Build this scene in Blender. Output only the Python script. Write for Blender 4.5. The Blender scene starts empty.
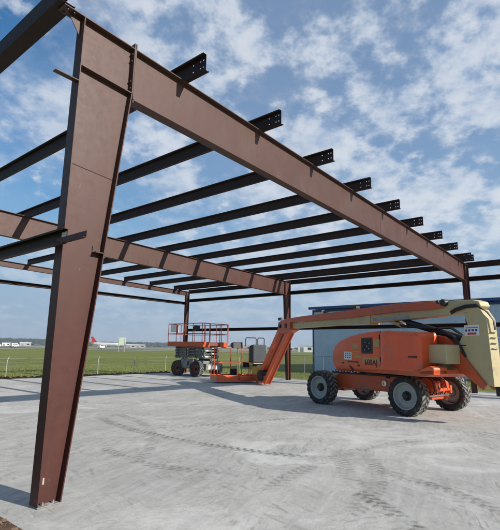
import bpy, bmesh, math, random
from mathutils import Vector, Matrix
R = math.radians
HAZE = 0.00013
SEED = 9.1
random.seed(7)
scene = bpy.context.scene
C = scene.collection

# ------------------------------------------------------------------ camera
CAM = Vector((-2.363, -4.697, 1.6))
yaw, pitch, roll = R(39.46), R(10.668), R(1.012)
Fw = Vector((math.cos(yaw)*math.cos(pitch), math.sin(yaw)*math.cos(pitch), math.sin(pitch)))
Rt = Vector((math.sin(yaw), -math.cos(yaw), 0))
Up = Rt.cross(Fw)
R2 = Rt*math.cos(roll) + Up*math.sin(roll)
U2 = -Rt*math.sin(roll) + Up*math.cos(roll)
cd = bpy.data.cameras.new('camera'); cam = bpy.data.objects.new('camera', cd); C.objects.link(cam)
M = Matrix.Identity(4)
for i in range(3):
    M[i][0] = R2[i]; M[i][1] = U2[i]; M[i][2] = -Fw[i]; M[i][3] = CAM[i]
cam.matrix_world = M
cd.sensor_fit = 'VERTICAL'; cd.sensor_height = 24.0; cd.sensor_width = 24.0*500/530
cd.lens = 24.0*443.77/530
cd.clip_start = 0.05; cd.clip_end = 12000
scene.camera = cam

# ------------------------------------------------------------------ light
SUN = Vector((0.20, -1.0, 0.53)).normalized()
EL = math.asin(SUN.z); AZ = math.atan2(SUN.x, SUN.y)
sd = bpy.data.lights.new('sun', 'SUN'); sd.energy = 4.9; sd.angle = R(0.53); sd.color = (1.0, 0.93, 0.84)
so = bpy.data.objects.new('sun', sd); C.objects.link(so)
so.rotation_euler = SUN.to_track_quat('Z', 'Y').to_euler(); so.location = (0, -20, 30)
scene.view_settings.view_transform = 'Standard'
scene.view_settings.look = 'None'
scene.view_settings.exposure = 0.42
scene.view_settings.gamma = 1.0
scene.view_settings.use_curve_mapping = False

# ------------------------------------------------------------------ sky
class NT:
    def __init__(s, nt): s.nt = nt
    def n(s, t, **kw):
        nd = s.nt.nodes.new(t)
        for k, v in kw.items(): setattr(nd, k, v)
        return nd
    def l(s, a, b): s.nt.links.new(a, b)
    def put(s, sock, v):
        if v is None: return
        if isinstance(v, (int, float)): sock.default_value = v
        elif isinstance(v, (tuple, list)):
            sock.default_value = v if len(v) == len(sock.default_value) else tuple(v)+(1,)
        else: s.l(v, sock)
    def m(s, op, a, b=None, c=None, clamp=False):
        nd = s.n('ShaderNodeMath', operation=op, use_clamp=clamp)
        s.put(nd.inputs[0], a); s.put(nd.inputs[1], b); s.put(nd.inputs[2], c)
        return nd.outputs[0]
    def mix(s, f, a, b, bt='MIX'):
        nd = s.n('ShaderNodeMix', data_type='RGBA', blend_type=bt)
        s.put(nd.inputs[0], f); s.put(nd.inputs[6], a); s.put(nd.inputs[7], b)
        return nd.outputs[2]
    def noise(s, vec, scale, detail=4, rough=.55, dist=0.0):
        nd = s.n('ShaderNodeTexNoise'); s.put(nd.inputs['Vector'], vec)
        nd.inputs['Scale'].default_value = scale; nd.inputs['Detail'].default_value = detail
        nd.inputs['Roughness'].default_value = rough; nd.inputs['Distortion'].default_value = dist
        return nd.outputs[0]
    def ramp(s, v, a, b, lo=0.0, hi=1.0):
        nd = s.n('ShaderNodeMapRange', interpolation_type='SMOOTHSTEP'); s.put(nd.inputs[0], v)
        nd.inputs[1].default_value = a; nd.inputs[2].default_value = b
        nd.inputs[3].default_value = lo; nd.inputs[4].default_value = hi
        return nd.outputs[0]
    def comb(s, x, y, z):
        nd = s.n('ShaderNodeCombineXYZ'); s.put(nd.inputs[0], x); s.put(nd.inputs[1], y); s.put(nd.inputs[2], z)
        return nd.outputs[0]

w = bpy.data.worlds.new('World'); scene.world = w; w.use_nodes = True
w.node_tree.nodes.clear(); W = NT(w.node_tree)
wo = W.n('ShaderNodeOutputWorld'); bg = W.n('ShaderNodeBackground')
sky = W.n('ShaderNodeTexSky', sky_type='NISHITA', sun_disc=False)
sky.sun_elevation = EL; sky.sun_rotation = AZ
sky.air_density = 1.15; sky.dust_density = 0.25; sky.ozone_density = 2.2
tc = W.n('ShaderNodeTexCoord'); sp = W.n('ShaderNodeSeparateXYZ'); W.l(tc.outputs['Generated'], sp.inputs[0])
zc = W.m('MAXIMUM', sp.outputs[2], 0.0)
den = W.m('ADD', zc, 0.30)
px_, py_ = W.m('DIVIDE', sp.outputs[0], den), W.m('DIVIDE', sp.outputs[1], den)
# cloud sheet seen in perspective
ca, sa = math.cos(R(28)), math.sin(R(28))
u_ = W.m('ADD', W.m('MULTIPLY', px_, ca), W.m('MULTIPLY', py_, sa))
v_ = W.m('SUBTRACT', W.m('MULTIPLY', py_, ca), W.m('MULTIPLY', px_, sa))
cv = W.comb(u_, v_, SEED)
big = W.noise(cv, .95, 4, .5, .2)
mid = W.noise(cv, 5.2, 4, .5, .0)
puff = W.noise(cv, 14.0, 6, .6, .0)
az = W.m('ADD', W.m('MULTIPLY', sp.outputs[0], .26), W.m('MULTIPLY', sp.outputs[1], -.20))
sheet = W.ramp(W.m('ADD', big, az), .37, .58)
pm = W.m('ADD', W.m('MULTIPLY', mid, .60), W.m('MULTIPLY', puff, .40))
pmask = W.ramp(pm, .42, .545)
lone = W.m('MULTIPLY', W.ramp(W.m('ADD', pm, W.m('MULTIPLY', big, .35)), .655, .77), .75)
cov = W.m('MAXIMUM', W.m('MULTIPLY', sheet, W.m('ADD', W.m('MULTIPLY', pmask, .50), .42)), lone)
hfade = W.ramp(zc, .0, .30)
cov = W.m('MULTIPLY', cov, W.m('ADD', W.m('MULTIPLY', hfade, .66), .24), clamp=True)
shade = W.ramp(W.m('ADD', W.m('MULTIPLY', mid, .35), W.m('MULTIPLY', puff, .65)), .40, .64)
ccol = W.mix(shade, (3.5, 4.45, 5.9), (6.5, 6.8, 7.3))
hs = W.n('ShaderNodeHueSaturation'); hs.inputs['Saturation'].default_value = 1.42; hs.inputs['Value'].default_value = 1.05
W.l(sky.outputs[0], hs.inputs['Color'])
haz = W.ramp(zc, .42, .06)
clear = W.mix(W.m('MULTIPLY', haz, .95), hs.outputs[0], (2.35, 3.65, 5.2))
W.l(W.mix(cov, clear, ccol), bg.inputs[0]); bg.inputs[1].default_value = 0.088
W.l(bg.outputs[0], wo.inputs[0])

# ------------------------------------------------------------------ materials
def mat(name, col, rough=.6, metal=0.0, var=.12, scale=6.0, bump=0.0, bscale=60, dirt=None, spec=.5, coat=0):
    m = bpy.data.materials.new(name); m.use_nodes = True; t = NT(m.node_tree)
    b = m.node_tree.nodes['Principled BSDF']
    g = t.n('ShaderNodeNewGeometry'); P = g.outputs['Position']
    n1 = t.noise(P, scale, 5, .6); n2 = t.noise(P, scale*6.3, 4, .6)
    f = t.m('ADD', t.m('MULTIPLY', n1, .65), t.m('MULTIPLY', n2, .35))
    f = t.ramp(f, .3, .7)
    c0 = tuple(max(0, c*(1-var)) for c in col); c1 = tuple(min(1, c*(1+var)) for c in col)
    o = t.mix(f, c0, c1)
    if dirt:
        dc, lo, hi, sc = dirt
        o = t.mix(t.ramp(t.noise(P, sc, 6, .68), lo, hi), o, dc)
    t.l(o, b.inputs['Base Color'])
    t.l(t.m('ADD', t.m('MULTIPLY', n2, .25), rough-.12, clamp=True), b.inputs['Roughness'])
    b.inputs['Metallic'].default_value = metal; b.inputs['Specular IOR Level'].default_value = spec
    if coat: b.inputs['Coat Weight'].default_value = coat; b.inputs['Coat Roughness'].default_value = .15
    if bump:
        bn = t.n('ShaderNodeBump'); bn.inputs['Strength'].default_value = bump; bn.inputs['Distance'].default_value = .01
        t.l(t.noise(P, bscale, 3, .6), bn.inputs['Height']); t.l(bn.outputs[0], b.inputs['Normal'])
    return m

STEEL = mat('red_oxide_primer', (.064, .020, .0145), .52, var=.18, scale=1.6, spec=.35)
def sheen_and_wear(m):      # upper-web sheen painted as paler colour, fading downward and along x; scuffs follow
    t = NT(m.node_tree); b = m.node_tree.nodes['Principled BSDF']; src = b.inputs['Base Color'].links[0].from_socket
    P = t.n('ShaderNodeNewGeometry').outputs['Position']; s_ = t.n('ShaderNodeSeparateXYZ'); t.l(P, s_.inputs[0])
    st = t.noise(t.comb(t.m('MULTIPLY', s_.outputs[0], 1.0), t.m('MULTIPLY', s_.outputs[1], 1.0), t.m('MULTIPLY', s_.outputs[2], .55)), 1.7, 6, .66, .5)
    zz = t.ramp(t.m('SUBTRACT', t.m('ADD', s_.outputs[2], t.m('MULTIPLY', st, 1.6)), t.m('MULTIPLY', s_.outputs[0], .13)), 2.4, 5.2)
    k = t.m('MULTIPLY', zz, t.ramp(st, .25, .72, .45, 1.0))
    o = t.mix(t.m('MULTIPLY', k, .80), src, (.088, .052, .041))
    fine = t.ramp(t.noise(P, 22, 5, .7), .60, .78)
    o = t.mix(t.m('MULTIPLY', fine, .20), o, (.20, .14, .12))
    # scuffs, chips and chalk smears
    sc_ = t.noise(t.comb(t.m('MULTIPLY', s_.outputs[0], 3.5), s_.outputs[1], t.m('MULTIPLY', s_.outputs[2], 1.2)), 3.1, 7, .72, 1.4)
    o = t.mix(t.m('MULTIPLY', t.ramp(sc_, .65, .73), .60), o, (.30, .24, .20))
    dk = t.noise(t.comb(t.m('MULTIPLY', s_.outputs[0], 6.0), s_.outputs[1], t.m('MULTIPLY', s_.outputs[2], .7)), 1.9, 6, .7, .8)
    o = t.mix(t.m('MULTIPLY', t.ramp(dk, .52, .70), .45), o, (.050, .022, .018))
    t.l(o, b.inputs['Base Color'])
sheen_and_wear(STEEL)
PURL = mat('primer_purlin', (.034, .019, .016), .62, spec=.25, var=.15, scale=3)
GRAY = mat('galvanised', (.30, .30, .31), .45, .5, var=.15)
BOLT = mat('bolt', (.10, .085, .08), .4, .7)
ORANGE = mat('orange_paint', (.52, .085, .024), .36, var=.07, scale=2, dirt=((.24, .10, .065), .50, .72, 3), coat=.12)
ORANGEH = mat('orange_hood', (.72, .105, .024), .32, var=.05, scale=1.5, dirt=((.40, .13, .07), .50, .74, 2.6), coat=.15)
CREAM = mat('cream_paint', (.47, .395, .215), .42, var=.08, scale=2, dirt=((.33, .26, .16), .55, .75, 3), coat=.1)
RUBBER = mat('tyre_rubber', (.022, .022, .022), .8, var=.3, scale=8, bump=.3, dirt=((.10, .098, .09), .50, .70, 7))
DUSTY = mat('dusty_tread', (.20, .20, .185), .9, var=.25, scale=9, dirt=((.035, .035, .035), .48, .62, 9))
RIM = mat('rim_grey', (.36, .39, .37), .5, var=.1, scale=6, dirt=((.20, .19, .17), .5, .75, 6))
BLACK = mat('black_parts', (.018, .018, .020), .5, var=.2)
CHAR = mat('charcoal_cover', (.035, .042, .050), .65, var=.2, scale=5)
DARK = mat('dark_inside', (.012, .012, .012), .7)
LGREY = mat('light_grey_paint', (.34, .34, .32), .5, var=.1, scale=3, dirt=((.2, .19, .17), .52, .72, 4))
CHROME = mat('chrome', (.55, .55, .55), .2, 1.0)
WHITE = mat('white_decal', (.72, .72, .70), .5, var=.04)
REDD = mat('red_decal', (.50, .05, .04), .5)
YELD = mat('tan_decal', (.42, .26, .10), .5, var=.15, scale=30)
YEL = mat('yellow_paint', (.55, .36, .05), .5)
SCGREY = mat('scissor_grey', (.20, .20, .19), .5, var=.2, scale=4, dirt=((.07, .065, .06), .48, .68, 5))
SCRED = mat('weathered_red_rail', (.26, .045, .030), .5, var=.3, scale=4)
BLUETR = mat('blue_trim', (.025, .065, .20), .45, var=.06)
BLUED = mat('blue_decal', (.06, .13, .50), .5)
WHITEP = mat('white_paint', (.70, .71, .70), .5, var=.05, scale=.5)
REDP = mat('red_paint', (.50, .05, .045), .45)
WIN = mat('dark_glass', (.03, .04, .05), .15)
POST = mat('white_post', (.36, .36, .34), .6)
RUST = mat('rusty_wheel', (.22, .05, .03), .6)
SIGNB = mat('pale_green_board', (.42, .50, .40), .6)

# wall cladding: shallow ribs come from geometry, this only mottles
CLAD = mat('pale_blue_cladding', (.56, .67, .77), .45, var=.08, scale=.8, dirt=((.42, .50, .56), .52, .75, .7))

def grass_mat():
    m = bpy.data.materials.new('grass_field'); m.use_nodes = True; t = NT(m.node_tree)
    b = m.node_tree.nodes['Principled BSDF']; P = t.n('ShaderNodeNewGeometry').outputs['Position']
    a = t.ramp(t.noise(P, .035, 5, .6), .35, .65)
    c = t.ramp(t.noise(P, .6, 6, .65), .35, .68)
    d = t.ramp(t.noise(P, 7, 5, .7), .3, .7)
    o = t.mix(a, (.150, .185, .040), (.205, .228, .060))
    o = t.mix(t.m('MULTIPLY', c, .6), o, (.078, .098, .028))
    o = t.mix(t.m('MULTIPLY', d, .45), o, (.19, .18, .078))
    t.l(o, b.inputs['Base Color']); b.inputs['Roughness'].default_value = .95; b.inputs['Specular IOR Level'].default_value = .1
    bn = t.n('ShaderNodeBump'); bn.inputs['Strength'].default_value = .8; bn.inputs['Distance'].default_value = .08
    t.l(t.noise(P, 9, 5, .75), bn.inputs['Height']); t.l(bn.outputs[0], b.inputs['Normal'])
    return m
GRASS = grass_mat()
BLADE = mat('grass_blades', (.165, .190, .052), .8, var=.35, scale=2)
DIRT = mat('brown_dirt', (.115, .075, .050), .95, var=.35, scale=5, bump=1.0, bscale=25, dirt=((.22, .17, .12), .5, .7, 9), spec=.1)
GRAVEL = mat('grey_gravel', (.20, .20, .19), .95, var=.3, scale=12, bump=.8, bscale=40, spec=.1)
TARMAC = mat('pale_tarmac', (.25, .25, .235), .9, var=.12, scale=.02)
HILL = mat('wooded_hill', (.045, .060, .045), .95, var=.35, scale=.012, spec=.05)
STONE = mat('stone_bits', (.17, .115, .075), .9, var=.3, scale=20)

def slab_mat():
    m = bpy.data.materials.new('dusty_concrete'); m.use_nodes = True; t = NT(m.node_tree)
    b = m.node_tree.nodes['Principled BSDF']; P = t.n('ShaderNodeNewGeometry').outputs['Position']
    s = t.n('ShaderNodeSeparateXYZ'); t.l(P, s.inputs[0]); X, Y = s.outputs[0], s.outputs[1]
    a = t.ramp(t.noise(P, .28, 6, .62, .6), .34, .66)
    c = t.ramp(t.noise(P, 1.7, 7, .68, .8), .36, .66)
    d = t.ramp(t.noise(P, 14, 6, .72), .3, .7)
    # broom / sweep streaks stretched along one direction
    st = t.noise(t.comb(t.m('MULTIPLY', t.m('ADD', X, t.m('MULTIPLY', Y, .5)), .7), t.m('MULTIPLY', t.m('SUBTRACT', Y, t.m('MULTIPLY', X, .35)), 5.5), 0), 1.1, 6, .65, .7)
    st = t.ramp(st, .38, .66)
    o = t.mix(a, (.365, .360, .335), (.490, .482, .448))
    o = t.mix(t.m('MULTIPLY', c, .50), o, (.285, .280, .258))
    o = t.mix(t.m('MULTIPLY', st, .45), o, (.545, .535, .500))
    o = t.mix(t.m('MULTIPLY', d, .28), o, (.25, .246, .228))
    # chalky dust drifts and sweeping crescents left by turning tyres
    for ang, sc1, k1 in ((.5, 1.3, .34), (1.35, 1.0, .30), (-.45, 1.7, .26)):
        ux = t.m('ADD', t.m('MULTIPLY', X, math.cos(ang)), t.m('MULTIPLY', Y, math.sin(ang)))
        uy = t.m('SUBTRACT', t.m('MULTIPLY', Y, math.cos(ang)), t.m('MULTIPLY', X, math.sin(ang)))
        sn = t.noise(t.comb(ux, t.m('MULTIPLY', uy, 4.2), ang*9), sc1*2.2, 6, .7, .9)
        gate = t.ramp(t.noise(t.comb(X, Y, ang*20), .7, 4, .6, .6), .46, .62)
        o = t.mix(t.m('MULTIPLY', t.m('MULTIPLY', t.ramp(sn, .50, .66), gate), k1*1.9), o, (.205, .200, .183))
    gr_ = t.ramp(t.noise(P, 42, 5, .75), .50, .72)
    o = t.mix(t.m('MULTIPLY', gr_, .22), o, (.25, .245, .225))
    vo = t.n('ShaderNodeTexVoronoi', feature='F1'); t.l(t.comb(t.m('ADD', X, t.m('MULTIPLY', t.noise(P, 2.5, 3), .5)), t.m('ADD', Y, t.m('MULTIPLY', t.noise(P, 3.1, 3), .5)), 0), vo.inputs['Vector']); vo.inputs['Scale'].default_value = 1.15
    cr = t.ramp(t.m('ABSOLUTE', t.m('SUBTRACT', vo.outputs['Distance'], .27)), .045, .0)
    cr = t.m('MULTIPLY', cr, t.ramp(t.noise(P, 3.6, 6, .75), .52, .66))
    o = t.mix(t.m('MULTIPLY', cr, .65), o, (.15, .146, .133))
    dd_ = t.ramp(t.noise(P, .45, 7, .7, 1.0), .52, .66)
    o = t.mix(t.m('MULTIPLY', dd_, .55), o, (.59, .58, .55))
    # dark damp / scuffed blotches
    bl = t.ramp(t.noise(P, .9, 6, .7, 1.2), .60, .74)
    o = t.mix(t.m('MULTIPLY', bl, .45), o, (.20, .196, .180))
    # tyre prints: arcs (centre x,y, radius, half width, strength, angle window centre, half window)
    tot = None
    wob = t.m('MULTIPLY', t.m('SUBTRACT', t.noise(P, 1.3, 3), .5), .10)
    phn = t.m('MULTIPLY', t.noise(P, 9, 4, .6), 3.2)
    brk = t.ramp(t.noise(P, 2.4, 5, .65, .8), .36, .58)
    for cx, cy, rad, hw, k, a0, aw in TRACKS:
        dx, dy = t.m('SUBTRACT', X, cx), t.m('SUBTRACT', Y, cy)
        rr = t.m('SQRT', t.m('ADD', t.m('MULTIPLY', dx, dx), t.m('MULTIPLY', dy, dy)))
        vv = t.m('ADD', t.m('SUBTRACT', rr, rad), wob)
        av = t.m('ABSOLUTE', vv)
        th = t.m('ARCTAN2', t.m('ADD', t.m('MULTIPLY', dx, -math.sin(a0)), t.m('MULTIPLY', dy, math.cos(a0))),
                 t.m('ADD', t.m('MULTIPLY', dx, math.cos(a0)), t.m('MULTIPLY', dy, math.sin(a0))))
        win = t.ramp(t.m('ABSOLUTE', th), aw, aw*.82)
        arc = t.m('MULTIPLY', th, rad)
        ph = t.m('ADD', t.m('MULTIPLY', arc, 2*math.pi/.13), t.m('MULTIPLY', av, 17))
        sgn = t.m('MULTIPLY', t.m('SIGN', vv), 1.5)
        lug = t.ramp(t.m('SINE', t.m('ADD', t.m('ADD', ph, sgn), phn)), -.45, .7)
        mask = t.ramp(av, hw*1.08, hw*.62)
        core = t.m('ADD', t.m('MULTIPLY', lug, .74), .26)
        v = t.m('MULTIPLY', t.m('MULTIPLY', t.m('MULTIPLY', mask, core), win), k)
        tot = v if tot is None else t.m('MAXIMUM', tot, v)
    tot = t.m('MULTIPLY', tot, t.m('ADD', t.m('MULTIPLY', brk, .85), .12), clamp=True)
    o = t.mix(tot, o, (.130, .127, .115))
    # saw-cut joints every 4.55 m
    def joint(V, off):
        q = t.m('ABSOLUTE', t.m('SUBTRACT', t.m('FRACT', t.m('DIVIDE', t.m('ADD', V, off), 4.55)), .5))
        return t.m('LESS_THAN', q, .0010)
    J = t.m('MAXIMUM', joint(X, 1.9), joint(Y, 2.625))
    o = t.mix(t.m('MULTIPLY', J, .30), o, (.62, .61, .59))
    t.l(o, b.inputs['Base Color']); b.inputs['Roughness'].default_value = .9; b.inputs['Specular IOR Level'].default_value = .2
    bn = t.n('ShaderNodeBump'); bn.inputs['Strength'].default_value = .55; bn.inputs['Distance'].default_value = .012
    hgt = t.m('ADD', t.m('ADD', t.m('MULTIPLY', t.noise(P, 30, 5, .7), .5), t.m('MULTIPLY', t.noise(P, 4, 5, .6, .6), 1.1)), t.m('MULTIPLY', tot, -.7))
    hgt = t.m('ADD', hgt, t.m('MULTIPLY', J, -.4))
    t.l(hgt, bn.inputs['Height']); t.l(bn.outputs[0], b.inputs['Normal'])
    return m
TRACKS = [
    (11.64, 2.01, 8.40, .13, .85, -3.122, .36),
    (4.29, .86, 2.46, .12, .60, -3.081, .60),
    (-8.61, 5.55, 13.72, .13, 1.0, -.644, .05),
    (.77, -1.72, 2.97, .12, .60, -.393, .36),
    (1.90, 1.52, 3.96, .13, .55, -1.203, .40),
    (9.55, 13.16, 11.97, .14, .60, -1.963, .17),
    (3.74, -7.68, 6.53, .13, .50, 1.499, .36),
    (-1.49, 5.52, 5.78, .12, .55, -.533, .46),
    (9.0, -9.0, 9.2, .14, .45, 2.45, .40),
]
SLAB = slab_mat()

# ------------------------------------------------------------------ mesh helpers
class MB:
    def __init__(s): s.bm = bmesh.new()
    def face(s, pts):
        try: return s.bm.faces.new([s.bm.verts.new(p) for p in pts])
        except Exception: return None
    def box(s, x0, x1, y0, y1, z0, z1, m=None):
        c = [(x, y, z) for x in (x0, x1) for y in (y0, y1) for z in (z0, z1)]
        v = [s.bm.verts.new(m @ Vector(p) if m else p) for p in c]
        for f in ((0, 1, 3, 2), (4, 6, 7, 5), (0, 4, 5, 1), (2, 3, 7, 6), (0, 2, 6, 4), (1, 5, 7, 3)):
            s.bm.faces.new([v[i] for i in f])
        return s
    def hexa(s, lo, hi):        # two quads, lower and upper ring
        a = [s.bm.verts.new(p) for p in lo]; b = [s.bm.verts.new(p) for p in hi]
        s.bm.faces.new(a[::-1]); s.bm.faces.new(b); n = len(a)
        for i in range(n): s.bm.faces.new([a[i], a[(i+1) % n], b[(i+1) % n], b[i]])
        return s
    def prism(s, prof, d0, d1, axis='y'):
        def P(p, d): return {'y': (p[0], d, p[1]), 'x': (d, p[0], p[1]), 'z': (p[0], p[1], d)}[axis]
        return s.hexa([P(p, d0) for p in prof], [P(p, d1) for p in prof])
    def tube(s, pts, r, n=8, cap=True):
        pts = [Vector(p) for p in pts]; rings = []
        for i, p in enumerate(pts):
            d = (pts[min(i+1, len(pts)-1)]-pts[max(i-1, 0)]).normalized()
            u = d.orthogonal().normalized() if i == 0 else (u - d*u.dot(d)).normalized()
            v = d.cross(u); rr = r[i] if isinstance(r, (list, tuple)) else r
            rings.append([s.bm.verts.new(p+u*rr*math.cos(2*math.pi*k/n)+v*rr*math.sin(2*math.pi*k/n)) for k in range(n)])
        for a, b in zip(rings, rings[1:]):
            for k in range(n): s.bm.faces.new([a[k], a[(k+1) % n], b[(k+1) % n], b[k]])
        if cap: s.bm.faces.new(rings[0][::-1]); s.bm.faces.new(rings[-1])
        return s
    def cyl(s, a, b, r, n=16): return s.tube([a, b], r, n)
    def bar(s, a, b, w, h):     # rectangular bar from a to b, w sideways, h in height
        a, b = Vector(a), Vector(b); d = (b-a).normalized()
        sd_ = d.cross(Vector((0, 0, 1)))
        sd_ = Vector((1, 0, 0)) if sd_.length < 1e-4 else sd_.normalized()
        up = sd_.cross(d).normalized(); q = [(-1, -1), (1, -1), (1, 1), (-1, 1)]
        return s.hexa([a+sd_*i*w/2+up*j*h/2 for i, j in q], [b+sd_*i*w/2+up*j*h/2 for i, j in q])
    def lathe(s, prof, n=32, ax=1, c=(0, 0, 0)):      # prof: (radius, along) about local y
        rings = []
        for r_, a_ in prof:
            ring = []
            for k in range(n):
                t = 2*math.pi*k/n; p = (r_*math.cos(t)+c[0], a_+c[1], r_*math.sin(t)+c[2])
                ring.append(s.bm.verts.new(p))
            rings.append(ring)
        for a, b in zip(rings, rings[1:]):
            for k in range(n): s.bm.faces.new([a[k], a[(k+1) % n], b[(k+1) % n], b[k]])
        return s
    def done(s, name, m, parent=None, bevel=0, smooth=False, loc=None, seg=2):
        bmesh.ops.recalc_face_normals(s.bm, faces=s.bm.faces)
        me = bpy.data.meshes.new(name); s.bm.to_mesh(me); s.bm.free(); me.materials.append(m)
        o = bpy.data.objects.new(name, me); C.objects.link(o)
        if parent: o.parent = parent
        if loc: o.location = loc
        if smooth:
            for p in me.polygons: p.use_smooth = True
            try: me.set_sharp_from_angle(angle=R(38))
            except Exception: pass
        if bevel:
            b = o.modifiers.new('bevel', 'BEVEL'); b.width = bevel; b.segments = seg; b.limit_method = 'ANGLE'
        return o

def each(mb, name, m, parent, bevel=0):
    """one object per loose piece"""
    bm = mb.bm; todo = set(bm.verts); outs = []
    while todo:
        st = [todo.pop()]; comp = {st[0]}
        while st:
            for e in st.pop().link_edges:
                for v in e.verts:
                    if v in todo: todo.discard(v); comp.add(v); st.append(v)
        q = MB(); mp = {v: q.bm.verts.new(v.co) for v in comp}
        for f in bm.faces:
            if f.verts[0] in comp: q.bm.faces.new([mp[v] for v in f.verts])
        outs.append(q)
    bm.free()
    return [q.done(name, m, parent, bevel=bevel) for q in outs]
def tag(o, label=None, cat=None, group=None, kind=None):
    if label: o['label'] = label
    if cat: o['category'] = cat
    if group: o['group'] = group
    if kind: o['kind'] = kind
    return o
def thing(name, label, cat, loc=(0, 0, 0), rz=0, group=None):
    o = bpy.data.objects.new(name, None); C.objects.link(o); o.location = loc; o.rotation_euler = (0, 0, rz)
    o.empty_display_size = .3
    return tag(o, label, cat, group)
def copy_tree(o, loc=None, parent=None):
    c = o.copy(); C.objects.link(c)
    if parent: c.parent = parent
    if loc: c.location = loc
    for ch in list(o.children): copy_tree(ch, None, c)
    return c
def text(name, s, size, m, parent, loc, rot, thick=.002):
    cu = bpy.data.curves.new(name, 'FONT'); cu.body = s; cu.size = size; cu.extrude = thick; cu.offset = size*.010
    cu.align_x = 'CENTER'; cu.align_y = 'CENTER'
    tmp = bpy.data.objects.new('tmp', cu); C.objects.link(tmp)
    me = bpy.data.meshes.new_from_object(tmp.evaluated_get(bpy.context.evaluated_depsgraph_get()))
    bpy.data.objects.remove(tmp); me.materials.clear(); me.materials.append(m)
    o = bpy.data.objects.new(name, me); C.objects.link(o); o.parent = parent; o.location = loc; o.rotation_euler = rot
    return o
def holes_plate(mb, u0, u1, v0, v1, holes, hr, to):
    """flat plate in (u,v) with real octagonal holes; to(u,v) -> point"""
    us = sorted({u0, u1} | {round(h[0]+s*hr*1.4, 5) for h in holes for s in (-1, 1)})
    vs = sorted({v0, v1} | {round(h[1]+s*hr*1.4, 5) for h in holes for s in (-1, 1)})
    for a, b in zip(us, us[1:]):
        for c, d in zip(vs, vs[1:]):
            h = next((h for h in holes if a < h[0] < b and c < h[1] < d), None)
            if not h: mb.face([to(a, c), to(b, c), to(b, d), to(a, d)]); continue
            out, inn = [], []
            for k in range(8):
                t = math.pi/4*k+math.pi/8; x, y = math.cos(t), math.sin(t)
                inn.append((h[0]+hr*x, h[1]+hr*y))
            cs = [((a+b)/2, d), (a, d), (a, (c+d)/2), (a, c), ((a+b)/2, c), (b, c), (b, (c+d)/2), (b, d)]
            # ring of quads: corner/edge points in the order of the octagon
            rg = [(b, (c+d)/2), (b, d), ((a+b)/2, d), (a, d), (a, (c+d)/2), (a, c), ((a+b)/2, c), (b, c)]
            for k in range(8):
                k2 = (k+1) % 8
                mb.face([to(*inn[(k-1) % 8]), to(*rg[k]), to(*rg[k2]), to(*inn[k])])

# ------------------------------------------------------------------ the ground
L_, D1, Y3 = 17.865, 9.092, 17.207
HA, SL = 5.548, .0163
def roof(x): return HA-SL*x

def sheet(name, pts, m, z, kind='structure'):
    mb = MB(); mb.face([(x, y, z) for x, y in pts]); return tag(mb.done(name, m), kind=kind)
# grass field with a gentle unevenness near the slab
mb = MB()
N = 90
def gx(i): t = (i/N*2-1); return 12+math.copysign(abs(t)**3.2, t)*6000
vv = [[mb.bm.verts.new((gx(i), gx(j)+6, -.16 + (0 if abs(gx(i)-8) < 9.8+0.8 and abs(gx(j)+6-7) < 10.9 else .03*math.sin(gx(i)*1.3+gx(j)*.7)))) for j in range(N+1)] for i in range(N+1)]
for i in range(N):
    for j in range(N): mb.bm.faces.new([vv[i][j], vv[i+1][j], vv[i+1][j+1], vv[i][j+1]])
tag(mb.done('grass_ground', GRASS, smooth=True), kind='structure')
mb = MB().box(-.32, 18.25, -14, 17.62, -.30, 0)
tag(mb.done('concrete_slab', SLAB, bevel=.008), kind='structure')
# dirt along the slab edges: uneven banks
def bank(name, m, a, b, wd, h, seg=160, dz=0):
    mb = MB(); a, b = Vector(a), Vector(b); d = (b-a)/seg; nrm = Vector((-d.y, d.x, 0)).normalized(); rows = []
    for i in range(seg+1):
        p = a+d*i; row = []
        for j in range(7):
            t = j/6; e = h*math.sin(math.pi*t)**.8*(.5+random.random()) if 0 < j < 6 else (dz*.25 if j == 0 else -.05)
            row.append(mb.bm.verts.new(p+nrm*(wd*t*(.85+.3*random.random()) if j else 0)+Vector((0, 0, -.13+dz+e))))
        rows.append(row)
    for r0, r1 in zip(rows, rows[1:]):
        for j in range(6): mb.bm.faces.new([r0[j], r1[j], r1[j+1], r0[j+1]])
    return tag(mb.done(name, m, smooth=True), kind='structure')
bank('dirt_bank', DIRT, (-1.5, 17.64, 0), (19.5, 17.64, 0), .55, .17)
bank('dirt_strip', DIRT, (-.325, -14, 0), (-.325, 17.6, 0), 2.6, .07, 400, .115)
sheet('gravel_strip', [(18.25, -14), (20.2, -14), (20.2, 19), (18.25, 19)], GRAVEL, -.09)
# taxiway and runway far across the airfield
def strip(name, m, dist, wd, half, z, ang=50):
    d = Vector((math.cos(R(ang)), math.sin(R(ang)), 0)); q = Vector((-d.y, d.x, 0)); c = Vector((CAM.x, CAM.y, 0))+d*dist
    p = [c-q*half, c+q*half, c+q*half+d*wd, c-q*half+d*wd]
    return sheet(name, [(v.x, v.y) for v in p], m, z)
strip('taxiway', TARMAC, 190, 26, 900, -.08, 62)
strip('runway', TARMAC, 300, 60, 1400, -.08, 60)
strip('apron', TARMAC, 440, 160, 1600, -.08, 58)

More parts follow.
